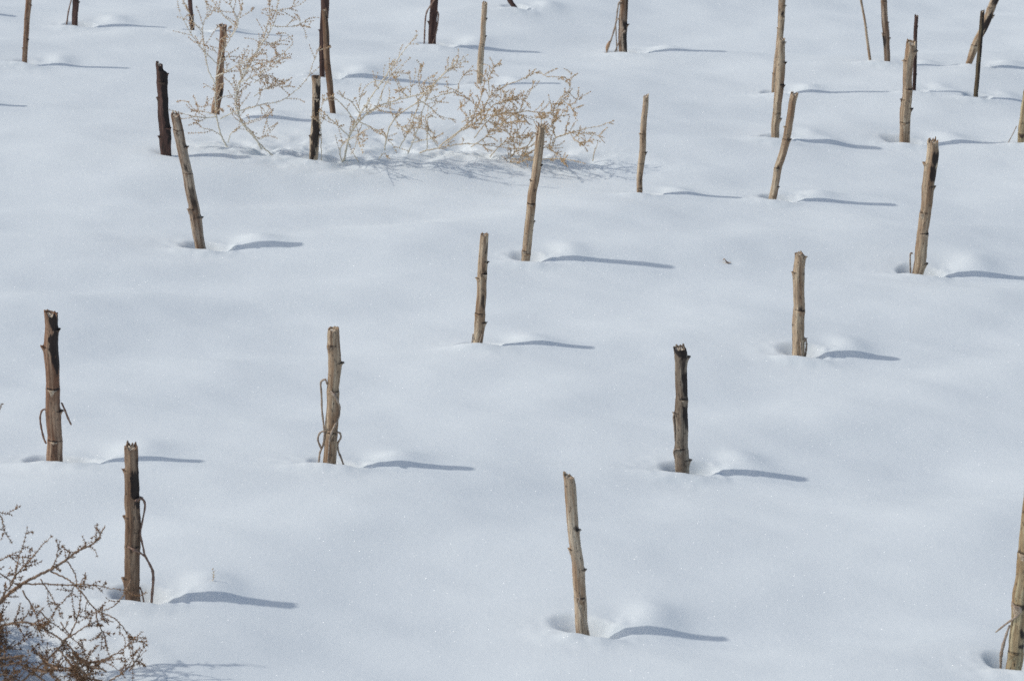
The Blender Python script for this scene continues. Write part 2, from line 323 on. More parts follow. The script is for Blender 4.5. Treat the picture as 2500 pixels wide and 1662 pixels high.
def snow_material():
    m, n, out = newmat('snow')
    tc = N(n, 'ShaderNodeTexCoord'); L = n.links.new
    p = N(n, 'ShaderNodeBsdfPrincipled')
    g1 = N(n, 'ShaderNodeTexNoise'); setin(g1, {'Scale': 330.0, 'Detail': 2.0, 'Roughness': .7}); L(tc.outputs['Object'], g1.inputs['Vector'])
    g2 = N(n, 'ShaderNodeTexNoise'); setin(g2, {'Scale': 60.0, 'Detail': 3.0, 'Roughness': .6}); L(tc.outputs['Object'], g2.inputs['Vector'])
    b2 = N(n, 'ShaderNodeBump'); setin(b2, {'Strength': 0.35, 'Distance': 0.0018}); L(g2.outputs['Fac'], b2.inputs['Height'])
    b1 = N(n, 'ShaderNodeBump'); setin(b1, {'Strength': 0.4, 'Distance': 0.0011}); L(g1.outputs['Fac'], b1.inputs['Height']); L(b2.outputs[0], b1.inputs['Normal'])
    cr = N(n, 'ShaderNodeMapRange'); setin(cr, {'From Min': .3, 'From Max': .7, 'To Min': .0, 'To Max': 1.0}); L(g1.outputs['Fac'], cr.inputs['Value'])
    mx = N(n, 'ShaderNodeMix', data_type='RGBA'); mx.inputs[6].default_value = (.785, .852, .88, 1); mx.inputs[7].default_value = (.86, .912, .935, 1)
    L(cr.outputs[0], mx.inputs[0]); L(mx.outputs[2], p.inputs['Base Color'])
    setin(p, {'Roughness': .75, 'Specular IOR Level': .25, 'IOR': 1.31})
    L(b1.outputs[0], p.inputs['Normal'])
    # loose crystal facets: each cell of a fine voronoi is a small mirror with a tilt of its own
    v = N(n, 'ShaderNodeTexVoronoi'); setin(v, {'Scale': 620.0}); L(tc.outputs['Object'], v.inputs['Vector'])
    sub = N(n, 'ShaderNodeVectorMath', operation='SUBTRACT'); sub.inputs[1].default_value = (.5, .5, .5); L(v.outputs['Color'], sub.inputs[0])
    sc = N(n, 'ShaderNodeVectorMath', operation='SCALE'); sc.inputs['Scale'].default_value = 2.2; L(sub.outputs[0], sc.inputs[0])
    geo = N(n, 'ShaderNodeNewGeometry')
    ad = N(n, 'ShaderNodeVectorMath', operation='ADD'); L(sc.outputs[0], ad.inputs[0]); L(geo.outputs['Normal'], ad.inputs[1])
    nm = N(n, 'ShaderNodeVectorMath', operation='NORMALIZE'); L(ad.outputs[0], nm.inputs[0])
    gl = N(n, 'ShaderNodeBsdfGlossy'); setin(gl, {'Roughness': .2}); gl.inputs['Color'].default_value = (1, 1, 1, 1); L(nm.outputs[0], gl.inputs['Normal'])
    cut = N(n, 'ShaderNodeMath', operation='LESS_THAN'); cut.inputs[1].default_value = .34; L(v.outputs['Distance'], cut.inputs[0])
    ms = N(n, 'ShaderNodeMath', operation='MULTIPLY'); ms.inputs[1].default_value = .045; L(cut.outputs[0], ms.inputs[0])
    mix = N(n, 'ShaderNodeMixShader'); L(ms.outputs[0], mix.inputs[0]); L(p.outputs[0], mix.inputs[1]); L(gl.outputs[0], mix.inputs[2])
    L(mix.outputs[0], out.inputs[0]); return m
ground.data.materials.append(snow_material())

TINT = {'tan': ((.71, .575, .41), (.29, .20, .13)), 'pale': ((.78, .66, .50), (.38, .28, .19)), 'red': ((.54, .38, .26), (.20, .11, .07)),
        'brown': ((.44, .31, .21), (.155, .092, .058)), 'grey': ((.52, .44, .34), (.18, .14, .105)), 'mottled': ((.62, .50, .38), (.19, .12, .078)),
        'dark': ((.20, .115, .09), (.05, .030, .027)), 'darkgreen': ((.24, .20, .12), (.08, .055, .038)), 'green': ((.66, .58, .37), (.33, .24, .14))}
def bark_material(name, ca, cb):
    m, n, out = newmat(name); L = n.links.new
    p = N(n, 'ShaderNodeBsdfPrincipled'); at = N(n, 'ShaderNodeAttribute', attribute_name='sc'); st = N(n, 'ShaderNodeAttribute', attribute_name='stain')
    oi = N(n, 'ShaderNodeObjectInfo')
    off = N(n, 'ShaderNodeVectorMath', operation='ADD'); L(at.outputs['Vector'], off.inputs[0])
    rv = N(n, 'ShaderNodeMath', operation='MULTIPLY'); rv.inputs[1].default_value = 40; L(oi.outputs['Random'], rv.inputs[0]); L(rv.outputs[0], off.inputs[1])
    def nz(scale, stretch, det=4, rough=.6):
        mp = N(n, 'ShaderNodeMapping'); mp.inputs['Scale'].default_value = (scale, scale, scale * stretch); L(off.outputs[0], mp.inputs[0])
        t = N(n, 'ShaderNodeTexNoise'); setin(t, {'Scale': 1.0, 'Detail': det, 'Roughness': rough}); L(mp.outputs[0], t.inputs['Vector']); return t
    streak = nz(150, .05, 5, .65); broad = nz(55, .2, 3); spots = nz(220, .4, 3, .7); fine = nz(700, .05, 2)
    mr = N(n, 'ShaderNodeMapRange'); setin(mr, {'From Min': .38, 'From Max': .62}); L(streak.outputs['Fac'], mr.inputs['Value'])
    m1 = N(n, 'ShaderNodeMix', data_type='RGBA'); m1.inputs[6].default_value = (*ca, 1); m1.inputs[7].default_value = (*cb, 1); L(mr.outputs[0], m1.inputs[0])
    mr2 = N(n, 'ShaderNodeMapRange'); setin(mr2, {'From Min': .40, 'From Max': .64, 'To Max': .8}); L(broad.outputs['Fac'], mr2.inputs['Value'])
    m2 = N(n, 'ShaderNodeMix', data_type='RGBA'); m2.inputs[7].default_value = (cb[0] * .95, cb[1] * .8, cb[2] * .7, 1); L(mr2.outputs[0], m2.inputs[0]); L(m1.outputs[2], m2.inputs[6])
    # mildew specks
    mr3 = N(n, 'ShaderNodeMapRange'); setin(mr3, {'From Min': .57, 'From Max': .67, 'To Max': .8}); L(spots.outputs['Fac'], mr3.inputs['Value'])
    m3 = N(n, 'ShaderNodeMix', data_type='RGBA'); m3.inputs[7].default_value = (.05, .038, .032, 1); L(mr3.outputs[0], m3.inputs[0]); L(m2.outputs[2], m3.inputs[6])
    # black rot patches and the painted node-crease shade, ragged by noise
    s1 = N(n, 'ShaderNodeMath', operation='MULTIPLY_ADD'); s1.inputs[1].default_value = 1.3; L(streak.outputs['Fac'], s1.inputs[0])
    s0 = N(n, 'ShaderNodeMath', operation='MULTIPLY_ADD'); s0.inputs[1].default_value = 1.0; s0.inputs[2].default_value = -1.15; L(broad.outputs['Fac'], s0.inputs[0]); L(s0.outputs[0], s1.inputs[2])
    s2 = N(n, 'ShaderNodeMath', operation='ADD'); L(st.outputs['Fac'], s2.inputs[0]); L(s1.outputs[0], s2.inputs[1])
    mr4 = N(n, 'ShaderNodeMapRange'); setin(mr4, {'From Min': .30, 'From Max': .82, 'To Max': .95}); L(s2.outputs[0], mr4.inputs['Value'])
    m4 = N(n, 'ShaderNodeMix', data_type='RGBA'); m4.inputs[7].default_value = (.030, .023, .021, 1); L(mr4.outputs[0], m4.inputs[0]); L(m3.outputs[2], m4.inputs[6])
    L(m4.outputs[2], p.inputs['Base Color']); setin(p, {'Roughness': .72, 'Specular IOR Level': .25})
    bp = N(n, 'ShaderNodeBump'); setin(bp, {'Strength': .8, 'Distance': .0014}); L(streak.outputs['Fac'], bp.inputs['Height'])
    bp2 = N(n, 'ShaderNodeBump'); setin(bp2, {'Strength': .5, 'Distance': .0006}); L(fine.outputs['Fac'], bp2.inputs['Height']); L(bp.outputs[0], bp2.inputs['Normal'])
    L(bp2.outputs[0], p.inputs['Normal']); L(p.outputs[0], out.inputs[0]); return m
BARK = {k: bark_material('bark_' + k, *v) for k, v in TINT.items()}
def plain(name, ca, cb, scale=300, rough=.8):
    m, n, out = newmat(name); L = n.links.new
    p = N(n, 'ShaderNodeBsdfPrincipled'); tc = N(n, 'ShaderNodeTexCoord')
    t = N(n, 'ShaderNodeTexNoise'); setin(t, {'Scale': scale, 'Detail': 3.0}); L(tc.outputs['Object'], t.inputs['Vector'])
    mr = N(n, 'ShaderNodeMapRange'); setin(mr, {'From Min': .35, 'From Max': .65}); L(t.outputs['Fac'], mr.inputs['Value'])
    mx = N(n, 'ShaderNodeMix', data_type='RGBA'); mx.inputs[6].default_value = (*ca, 1); mx.inputs[7].default_value = (*cb, 1)
    L(mr.outputs[0], mx.inputs[0]); L(mx.outputs[2], p.inputs['Base Color']); setin(p, {'Roughness': rough, 'Specular IOR Level': .2})
    L(p.outputs[0], out.inputs[0]); return m
PITH = plain('pith', (.82, .76, .66), (.50, .40, .29), 400)
SCAR = plain('leaf_scar', (.30, .21, .15), (.66, .54, .40), 350)
SCARD = plain('leaf_scar_dark', (.04, .03, .025), (.16, .11, .08), 350)
STRAND = plain('dry_petiole', (.52, .43, .34), (.28, .20, .15), 260)
STRANDD = plain('dry_petiole_dark', (.38, .26, .20), (.19, .115, .09), 260)
LEAF = plain('dead_leaf', (.60, .40, .25), (.38, .22, .13), 260)

# ------------------------------------------------------------------ mesh helpers
class MB:
    def __init__(s): s.v = []; s.f = []; s.n = 0
    def add(s, v, f):
        v = np.asarray(v, float); s.v.append(v)
        s.f += [tuple(int(j) + s.n for j in q) for q in f]; s.n += len(v)
    def tube(s, pts, rr, seg=6):
        pts = np.asarray(pts, float); k = len(pts); rr = np.broadcast_to(rr, (k,))
        t = np.gradient(pts, axis=0); t /= np.linalg.norm(t, axis=1)[:, None] + 1e-9
        a = np.cross(t, [0.31, .9, .17]); a /= np.linalg.norm(a, axis=1)[:, None] + 1e-9
        b = np.cross(t, a); th = np.arange(seg) * TAU / seg
        v = pts[:, None] + (a[:, None] * np.cos(th)[None, :, None] + b[:, None] * np.sin(th)[None, :, None]) * rr[:, None, None]
        f = [(i * seg + j, i * seg + (j + 1) % seg, (i + 1) * seg + (j + 1) % seg, (i + 1) * seg + j) for i in range(k - 1) for j in range(seg)]
        f.append(tuple(range(seg - 1, -1, -1))); f.append(tuple((k - 1) * seg + j for j in range(seg)))
        s.add(v.reshape(-1, 3), f)
    def spike(s, p, d, ln, w):
        d = d / (np.linalg.norm(d) + 1e-9); a = np.cross(d, [.3, .5, .81]); a /= np.linalg.norm(a) + 1e-9; b = np.cross(d, a)
        s.add([p + a * w, p - a * w * .5 + b * w * .87, p - a * w * .5 - b * w * .87, p + d * ln], [(0, 1, 3), (1, 2, 3), (2, 0, 3), (2, 1, 0)])
    def build(s, name, mat, parent=None, org=(0, 0, 0), smooth=True):
        me = bpy.data.meshes.new(name); v = np.concatenate(s.v) - np.asarray(org)
        me.from_pydata(v.tolist(), [], s.f); me.update()
        if smooth: me.polygons.foreach_set('use_smooth', np.ones(len(me.polygons), bool))
        me.materials.append(mat); o = bpy.data.objects.new(name, me); COL.objects.link(o)
        if parent: o.parent = parent
        return o
def empty(name, loc, label, cat, group=None):
    o = bpy.data.objects.new(name, None); COL.objects.link(o); o.location = loc; o.empty_display_size = .05
    o['label'] = label; o['category'] = cat
    if group: o['group'] = group
    return o
def spline(P, k):
    """Catmull-Rom through rows of P, k steps per span"""
    P = np.asarray(P, float)
    if len(P) < 3: t = np.linspace(0, 1, k * 2 + 1)[:, None]; return P[0] * (1 - t) + P[-1] * t
    Q = np.vstack([2 * P[0] - P[1], P, 2 * P[-1] - P[-2]]); out = []
    for i in range(1, len(Q) - 2):
        for t in np.linspace(0, 1, k, False):
            a, b, c, d = Q[i - 1:i + 3]
            out.append(.5 * (2 * b + (c - a) * t + (2 * a - 5 * b + 4 * c - d) * t * t + (3 * b - a - 3 * c + d) * t ** 3))
    out.append(P[-1]); return np.array(out)

# ------------------------------------------------------------------ stalks
def make_stalk(s):
    R = np.random.RandomState(s['seed'] * 17 + 3); B = s['B']; yw = B[1] + s['dy']
    P3 = []; 
    for (x, y, w) in s['pts']:
        p = on_y(x, y, yw); P3.append([*p, w / pxm(p) / 2, y])
    P3[-1][:3] = list(B)
    P3 = np.array(P3)[::-1]                                   # base -> top
    d = P3[1, :3] - P3[0, :3]; d /= np.linalg.norm(d)
    foot = np.array([*(P3[0, :3] - d * .075), P3[0, 3], P3[0, 4] + 90]); P3 = np.vstack([foot, P3])
    # resample by height
    zs = P3[:, 2]; K = 150; zz = np.linspace(zs[0], zs[-1], K)
    dense = spline(P3, 12); C = np.stack([np.interp(zz, dense[:, 2], dense[:, c]) for c in range(5)], 1)
    r = C[:, 3].copy(); py = C[:, 4]
    root = empty('dried_stalk', tuple(B), s['label'], 'dried stalk', 'dried stalks sticking out of the snow')
    seg = 44; th = np.arange(seg) * TAU / seg                  # 0 faces the camera
    H, A = np.meshgrid(zz, th, indexing='ij')
    ph = R.uniform(0, TAU, 8)
    prof = 1 + .030 * np.sin(5 * A + ph[0] + H * 3) + .022 * np.sin(9 * A + ph[1] - H * 4) + .018 * np.sin(14 * A + ph[2] + 2 * np.sin(H * 9)) + .012 * np.sin(21 * A + ph[3])
    prof += .055 * noise(A * 0 + H * 22 + ph[4], np.cos(A) * 1.2 + 5) + .018 * noise(H * 90, np.sin(A) * 3 + ph[5])
    prof *= 1 + .04 * np.cos(2 * (A + ph[6]))
    m_px = pxm(B)
    stain = np.zeros_like(H); PY = np.repeat(py[:, None], seg, 1); Ux = np.sin(A); front = np.clip(np.cos(A) * 2 + .8, 0, 1)
    for (y0, y1, u0, u1, st) in s['stains']:
        e = 9.0
        hgt = max(10.0, y1 - y0); wy = min(16.0, hgt * .3)
        yy = PY + wy * noise(Ux * 2.2 + s['seed'], PY * 0 + y0 * .13) + wy * .5 * noise(Ux * 6 + s['seed'], PY * .02)
        uu = Ux + .30 * noise(PY / 20 + s['seed'] * 3, PY * 0 + 1.7) + .12 * noise(PY / 6, Ux * 2) - (.45 if hgt > 30 and u1 > 1 else 0) * np.clip((PY - y0) / hgt, 0, 1) ** 2.5
        g = sm((yy - y0 + e) / (2 * e)) * sm((y1 + e - yy) / (2 * e)) * sm((uu - u0 + .30) / .36) * sm((u1 + .18 - uu) / .36)
        if u1 > 1: fr = np.clip(np.cos(A) * 2 + 1.6, 0, 1)
        else: fr = front
        stain = np.maximum(stain, g * fr * st)
    r0m = float(np.median(r))
    for (y, side) in s['nodes']:
        hz = np.interp(-y, -py, zz)
        dz = (H - hz) / (r0m * .5)
        ring = np.exp(-dz ** 2) * .06 + np.where(dz < 0, np.exp(dz * .45) * .06, 0) - .05 * np.exp(-((dz - 1.3) / .9) ** 2)
        a0 = math.asin(max(-1, min(1, side))) if abs(side) <= 1 else 0
        dir_ = .5 + .5 * np.cos(A - a0)
        prof += ring * (.35 + .9 * dir_ ** 3)
        # crease shade painted as a dark line just above the node
        stain = np.maximum(stain, .95 * np.exp(-((H - hz - r0m * .20) / (r0m * .15)) ** 2) * sm((dir_ - .45) / .4))
    C[:, 0] += r0m * .10 * noise(zz * 26 + ph[7], zz * 0 + 2.2); C[:, 1] += r0m * .10 * noise(zz * 26 + ph[7], zz * 0 + 9.2)
    V = np.zeros((K, seg, 3)); rr = r[:, None] * prof
    V[..., 0] = C[:, 0][:, None] + rr * np.sin(A); V[..., 1] = C[:, 1][:, None] - rr * np.cos(A); V[..., 2] = C[:, 2][:, None]
    # broken top: teeth of uneven height round the rim
    top = C[-1]; rt = r[-1]; jag = s['jag'] / m_px; slant = s['slant'] / m_px
    teeth = np.abs(noise(np.cos(th) * 2.0 + s['seed'], np.sin(th) * 2.0 + 3.3)) * 2.2 + .22 * R.rand(seg)
    lower = jag * (1.5 - teeth) - slant * np.sin(th) * .5
    lower = np.maximum(lower - lower.min(), 0) + s['open'] * rt * .8 * (.5 + .5 * np.cos(th))
    n_t = 14
    sc_h = zz.copy()
    tw = np.linspace(0, 1, n_t) ** 1.3
    for q in range(n_t): V[K - n_t + q, :, 2] -= lower * tw[q]
    for q in range(K): # keep rows ordered
        pass
    flare = 1 + .05 * tw
    verts = V.reshape(-1, 3); faces = [(i * seg + j, i * seg + (j + 1) % seg, (i + 1) * seg + (j + 1) % seg, (i + 1) * seg + j) for i in range(K - 1) for j in range(seg)]
    # inner wall
    inner = []; depth = [0.0, .14, .38]; fac = [.80, .74, .66]
    for q in range(3):
        ring = V[-1].copy(); ring[:, 0] = top[0] + (ring[:, 0] - top[0]) * fac[q]; ring[:, 1] = top[1] + (ring[:, 1] - top[1]) * fac[q]
        ring[:, 2] -= rt * depth[q] + R.rand(seg) * rt * .12; inner.append(ring)
    verts = np.vstack([verts] + inner); nb = (K - 1) * seg
    rows = [nb] + [K * seg + q * seg for q in range(3)]
    for q in range(3):
        faces += [(rows[q] + j, rows[q] + (j + 1) % seg, rows[q + 1] + (j + 1) % seg, rows[q + 1] + j) for j in range(seg)]
    mb = MB(); mb.add(verts, faces); o = mb.build('stem', BARK[s['tint']], root, B)
    nv = len(verts); scd = np.zeros((nv, 3), np.float32)
    scd[:K * seg, 0] = (np.sin(A) * r0m).ravel(); scd[:K * seg, 1] = (np.cos(A) * r0m).ravel(); scd[:K * seg, 2] = H.ravel()
    for q in range(3): scd[K * seg + q * seg:K * seg + (q + 1) * seg] = scd[nb:nb + seg]
    a = o.data.attributes.new('sc', 'FLOAT_VECTOR', 'POINT'); a.data.foreach_set('vector', scd.ravel())
    sv = np.zeros(nv, np.float32); sv[:K * seg] = stain.ravel()
    for q in range(3): sv[K * seg + q * seg:K * seg + (q + 1) * seg] = stain[-1] * .6
    a = o.data.attributes.new('stain', 'FLOAT', 'POINT'); a.data.foreach_set('value', sv)
    # pith plug, crumbly
    mb = MB(); ring = inner[2].copy(); c = ring.mean(0); pr = []
    for f_, dzp in ((1.06, .0), (.7, .18), (.35, .05)):
        q = c + (ring - c) * f_; q[:, 2] = ring[:, 2] * .4 + c[2] * .6 + rt * dzp + (R.rand(seg) - .3) * rt * .25; pr.append(q)
    v = np.vstack(pr + [[c + [0, 0, rt * .1]]]); f = []
    for q in range(2): f += [(q * seg + j, q * seg + (j + 1) % seg, (q + 1) * seg + (j + 1) % seg, (q + 1) * seg + j) for j in range(seg)]
    f += [(2 * seg + j, 2 * seg + (j + 1) % seg, 3 * seg) for j in range(seg)]
    mb.add(v, f)
    top_in = py[-1] > -2
    if top_in: mb.build('pith', PITH, root, B, smooth=False)
    # splinters on the rim
    if s['shards'] and top_in:
        for q in range(s['shards']):
            mb = MB(); j = R.randint(seg); p = V[-1, j] * .94 + np.array([top[0], top[1], V[-1, j, 2]]) * .06
            d_ = np.array([R.uniform(-.35, .35), R.uniform(-.3, .3), 1.0])
            mb.spike(p - np.array([0, 0, rt * .3]), d_, rt * R.uniform(.35, .65), rt * .10)
            mb.build('splinter', BARK[s['tint']], root, B, smooth=False)
    # leaf scars: shallow cups with a raised rim at the nodes
    dark = s['tint'] in ('dark', 'darkgreen')
    for (y, side) in s['nodes']:
        if y < -20: continue
        hz = float(np.interp(-y, -py, zz)); k = int(np.argmin(abs(zz - hz))); rl = r[k]; c = C[k, :3]
        a0 = math.asin(max(-1, min(1, side))) + R.uniform(-.12, .12)
        wd_ = R.uniform(.55, .85); pr_ = R.uniform(.12, .22) * (1 + .8 * abs(side)); hh = R.uniform(.7, 1.3)
        nu, nw = 13, 7; vv = []
        for iu in range(nu):
            aa = a0 + (iu / (nu - 1) - .5) * 2 * wd_; bell = math.cos((iu / (nu - 1) - .5) * math.pi) ** .8 if 0 < iu < nu - 1 else 0
            for iw in range(nw):
                t = iw / (nw - 1)           # 0 top inner, 1 bottom
                if t < .17: rad_ = .94; zt = .05
                elif t < .34: rad_ = 1.02 + pr_ * 1.15 * bell; zt = .16 * bell
                else:
                    q = (t - .34) / .66; rad_ = 1.02 + pr_ * bell * (1 - q) ** 1.6 - .05 * q; zt = .05 - q * hh * (.35 + .65 * bell)
                rad_ *= 1.035
                vv.append([c[0] + rl * rad_ * math.sin(aa), c[1] - rl * rad_ * math.cos(aa), hz + rl * zt])
        ff = [(i * nw + j, (i + 1) * nw + j, (i + 1) * nw + j + 1, i * nw + j + 1) for i in range(nu - 1) for j in range(nw - 1)]
        mb = MB(); mb.add(vv, ff)
        if abs(side) > .75:                 # little broken petiole stub in profile
            dv = np.array([math.sin(a0), -math.cos(a0) * .5, R.uniform(-.1, .5)])
            p = np.array([c[0] + rl * math.sin(a0) * 1.0, c[1] - rl * math.cos(a0), hz])
            mb.tube([p, p + dv * rl * .22, p + dv * rl * R.uniform(.34, .55) + np.array([0, 0, rl * R.uniform(0, .15)])], [rl * .16, rl * .10, rl * .05], 6)
        o = mb.build('leaf_scar', BARK[s['tint']] if R.rand() < .55 else (SCARD if dark or R.rand() < .4 else SCAR), root, B)
        vv = np.array([v.co for v in o.data.vertices]) + B
        at_ = o.data.attributes.new('sc', 'FLOAT_VECTOR', 'POINT'); at_.data.foreach_set('vector', (vv - [c[0], c[1], 0]).astype(np.float32).ravel())
        o.data.attributes.new('stain', 'FLOAT', 'POINT')
    # dried leaf stems hanging down
    for st in s['strands']:
        q = []
        m = len(st)
        for i_, (x, y, w) in enumerate(st):
            k = int(np.argmin(abs(py - y))); rl = r[k]
            cx = C[k]
            wx = on_y(x, y, yw)[0]
            off = abs(wx - cx[0])
            yy = yw - math.sqrt(max(0, (rl * 1.12) ** 2 - min(off, rl * 1.12) ** 2)) - .0012 - .004 * math.sin(i_ * 1.3)
            p = on_y(x, y, yy); q.append([*p, w / m_px / 2])
        q = np.array(q)
        if st[-1][1] > s['pts'][-1][1] - 25:     # goes on down into the snow
            q = np.vstack([q, q[-1] + (q[-1] - q[-2]) * [1, 1, 1, 0] / (np.linalg.norm((q[-1] - q[-2])[:3]) + 1e-6) * .05])
        D = spline(q, 8); rad2 = D[:, 3] * (1 + .12 * np.sin(np.arange(len(D)) * .9)); rad2[-1] *= .6
        mb = MB(); mb.tube(D[:, :3], rad2, 8); mb.build('petiole', STRANDD if s['tint'] in ('dark', 'red', 'brown') else STRAND, root, B)
    return root
for s in T: s['root'] = make_stalk(s)
# dead leaf hanging on the strand of the last cut stalk
for s in T:
    if 'seed-like' in s['label']:
        B = s['B']; c = on_y(1484, 113, B[1] - .012); mb = MB(); v = []; f = []
        prof_ = [(-.016, .0008), (-.010, .0035), (-.002, .0058), (.006, .0052), (.012, .003), (.017, .0006)]
        for (dz, rr_) in prof_:
            for j in range(10):
                a = j * TAU / 10; v.append([c[0] + rr_ * math.cos(a) * (1 + .2 * math.sin(3 * a)) - dz * -.25, c[1] + rr_ * .5 * math.sin(a), c[2] + dz])
        for q in range(5):
            f += [(q * 10 + j, q * 10 + (j + 1) % 10, (q + 1) * 10 + (j + 1) % 10, (q + 1) * 10 + j) for j in range(10)]
        mb.add(v, f); mb.build('dead_leaf', LEAF, s['root'], B)

# ------------------------------------------------------------------ dry bushes
def twig_mats(tag, wood, leaf):
    lm = plain('bract_' + tag, *leaf, 260); n = lm.node_tree          # thin dry leaves let some light through
    p = [x for x in n.nodes if x.type == 'BSDF_PRINCIPLED'][0]; out = [x for x in n.nodes if x.type == 'OUTPUT_MATERIAL'][0]
    tr = n.nodes.new('ShaderNodeBsdfTranslucent'); mx = n.nodes.new('ShaderNodeMixShader'); mx.inputs[0].default_value = .55
    n.links.new(p.inputs['Base Color'].links[0].from_socket, tr.inputs['Color'])
    n.links.new(p.outputs[0], mx.inputs[1]); n.links.new(tr.outputs[0], mx.inputs[2]); n.links.new(mx.outputs[0], out.inputs[0])
    return plain('twig_' + tag, *wood, 200), lm
WA, LA = twig_mats('straw', ((.93, .87, .73), (.76, .67, .52)), ((.86, .69, .48), (.60, .43, .27)))
WB, LB = twig_mats('gold', ((.84, .73, .55), (.62, .49, .33)), ((.92, .77, .54), (.68, .52, .34)))
WC, LC = twig_mats('thorn', ((.46, .33, .23), (.24, .15, .10)), ((.62, .44, .28), (.33, .20, .12)))

def grow_bush(label, mains, wood, leaf, org_px, seed, scale=1.0, twig_len=.06, dens=1.0, burr=1.0, spacing=.0062, group='dry bushes poking through the snow', depthspread=.05, cat='dry bush', name='dry_bush', cl=.25, base_y=None, burr_on_main=.9, wk=.72, lean=0.0, hidden=()):
    """mains: (pixel points, base width px, depth offset at start, depth offset at end, twig density)"""
    R = np.random.RandomState(seed); B = on_snow(*org_px); root = empty(name, tuple(B), label, cat, group)
    yb = B[1] if base_y is None else base_y
    sc_ = pxm(B)
    def burrs(L, pts, start, step, size, prob=1.0):
        seglen = np.linalg.norm(np.diff(pts, axis=0), axis=1); cum = np.concatenate([[0], np.cumsum(seglen)]); tot = cum[-1]
        s_ = start * tot
        while s_ < tot:
            p = np.array([np.interp(s_, cum, pts[:, c]) for c in range(3)]); q = np.array([np.interp(min(tot, s_ + .002), cum, pts[:, c]) for c in range(3)])
            t = q - p; t /= np.linalg.norm(t) + 1e-9
            if np.linalg.norm(t) < .5: t = np.array([0, 0, 1.0])
            if R.rand() < prob:
                a0 = R.uniform(0, TAU); k = R.randint(2, 5)
                e1 = np.cross(t, [.2, .9, .3]); e1 /= np.linalg.norm(e1) + 1e-9; e2 = np.cross(t, e1)
                for j in range(k):
                    a = a0 + j * TAU / k + R.uniform(-.5, .5)
                    d = e1 * math.cos(a) + e2 * math.sin(a) + t * R.uniform(.1, .8)
                    L.spike(p, d, size * R.uniform(.55, 1.25), size * R.uniform(.15, .26))
            s_ += step * R.uniform(.6, 1.5)
        for j in range(3):
            L.spike(pts[-1], (pts[-1] - pts[-2]) / (np.linalg.norm(pts[-1] - pts[-2]) + 1e-9) + R.normal(0, .5, 3), size * .9, size * .22)
    def curve(p, d, ln, n=9, curl=.5):
        out = [p]; d = d / np.linalg.norm(d); w = R.normal(0, curl * 1.3, 3) / n; w[2] += R.uniform(.0, .6) / n
        for _ in range(n):
            d = d + w + R.normal(0, .045, 3); d /= np.linalg.norm(d); out.append(out[-1] + d * ln / n)
        return np.array(out)
    for mi_, (pp, w, d0, d1, tdens) in enumerate(list(mains) + list(hidden)):
        if mi_ <= len(mains): Wd, Lf = MB(), MB()            # what lies outside the picture is one branch
        lean_ = lean * R.uniform(-.1, 2.1)
        q = []
        for i_, pt in enumerate(pp):
            t = i_ / (len(pp) - 1); q.append(on_y(pt[0], pt[1], yb + d0 + (d1 - d0 + lean_) * t))
        D = spline(q, 8)
        # small natural kinks
        D[1:-1] += R.normal(0, .0006, D[1:-1].shape)
        n = len(D); rr = wk * (w / sc_ / 2) * np.linspace(1, cl, n) ** .9
        Wd.tube(D, rr, 7)
        L_tot = np.linalg.norm(np.diff(D, axis=0), axis=1).sum()
        burrs(Lf, D, .18, spacing * 1.15, .0058 * burr, burr_on_main)
        nt_ = int(round(L_tot / .026 * dens * tdens)); side = 1
        for k in range(nt_):
            f_ = R.uniform(.22, .97); i_ = int(f_ * (n - 1)); i_ = min(max(i_, 1), n - 2)
            t = D[i_ + 1] - D[i_ - 1]; t /= np.linalg.norm(t)
            side = -side; perp = np.cross(t, [0, 1, 0]) * side + R.normal(0, .45, 3); perp -= t * perp.dot(t); perp /= np.linalg.norm(perp)
            d = t * R.uniform(.5, 1.1) + perp * R.uniform(.5, 1.0) + np.array([0, 0, .15])
            ln = twig_len * R.uniform(.35, 1.15) * (1.15 - .55 * f_)
            C_ = curve(D[i_], d, ln)
            C_[:, 2] = np.maximum(C_[:, 2], B[2] - .01)
            Wd.tube(C_, np.linspace(max(rr[i_] * .5, .0006), .0004, len(C_)), 5)
            burrs(Lf, C_, .10, spacing, .0060 * burr)
            for kk in range(R.randint(0, 2)):
                j = R.randint(2, len(C_) - 2); t2 = C_[j + 1] - C_[j]; t2 /= np.linalg.norm(t2)
                d2 = t2 + R.normal(0, .6, 3); C2 = curve(C_[j], d2, ln * R.uniform(.25, .55), 6)
                C2[:, 2] = np.maximum(C2[:, 2], B[2] - .01)
                Wd.tube(C2, np.linspace(.0006, .0004, len(C2)), 4); burrs(Lf, C2, .12, spacing * .85, .0062 * burr)
        if mi_ >= len(mains) and mi_ < len(mains) + len(hidden) - 1: continue
        b = Wd.build('branch', wood, root, B); Lf.build('dry_leaves', leaf, b, B, smooth=False)
    return root

Z1 = lambda L: [(x / 3.647, y / 3.647) for x, y in L]
Z2 = lambda L: [(620 + x / 3.647, y / 3.647) for x, y in L]
Z3 = lambda L: [(1240 + x / 3.647, y / 3.647) for x, y in L]
Z5 = lambda L: [(x / 3.647, 1232 + y / 3.647) for x, y in L]

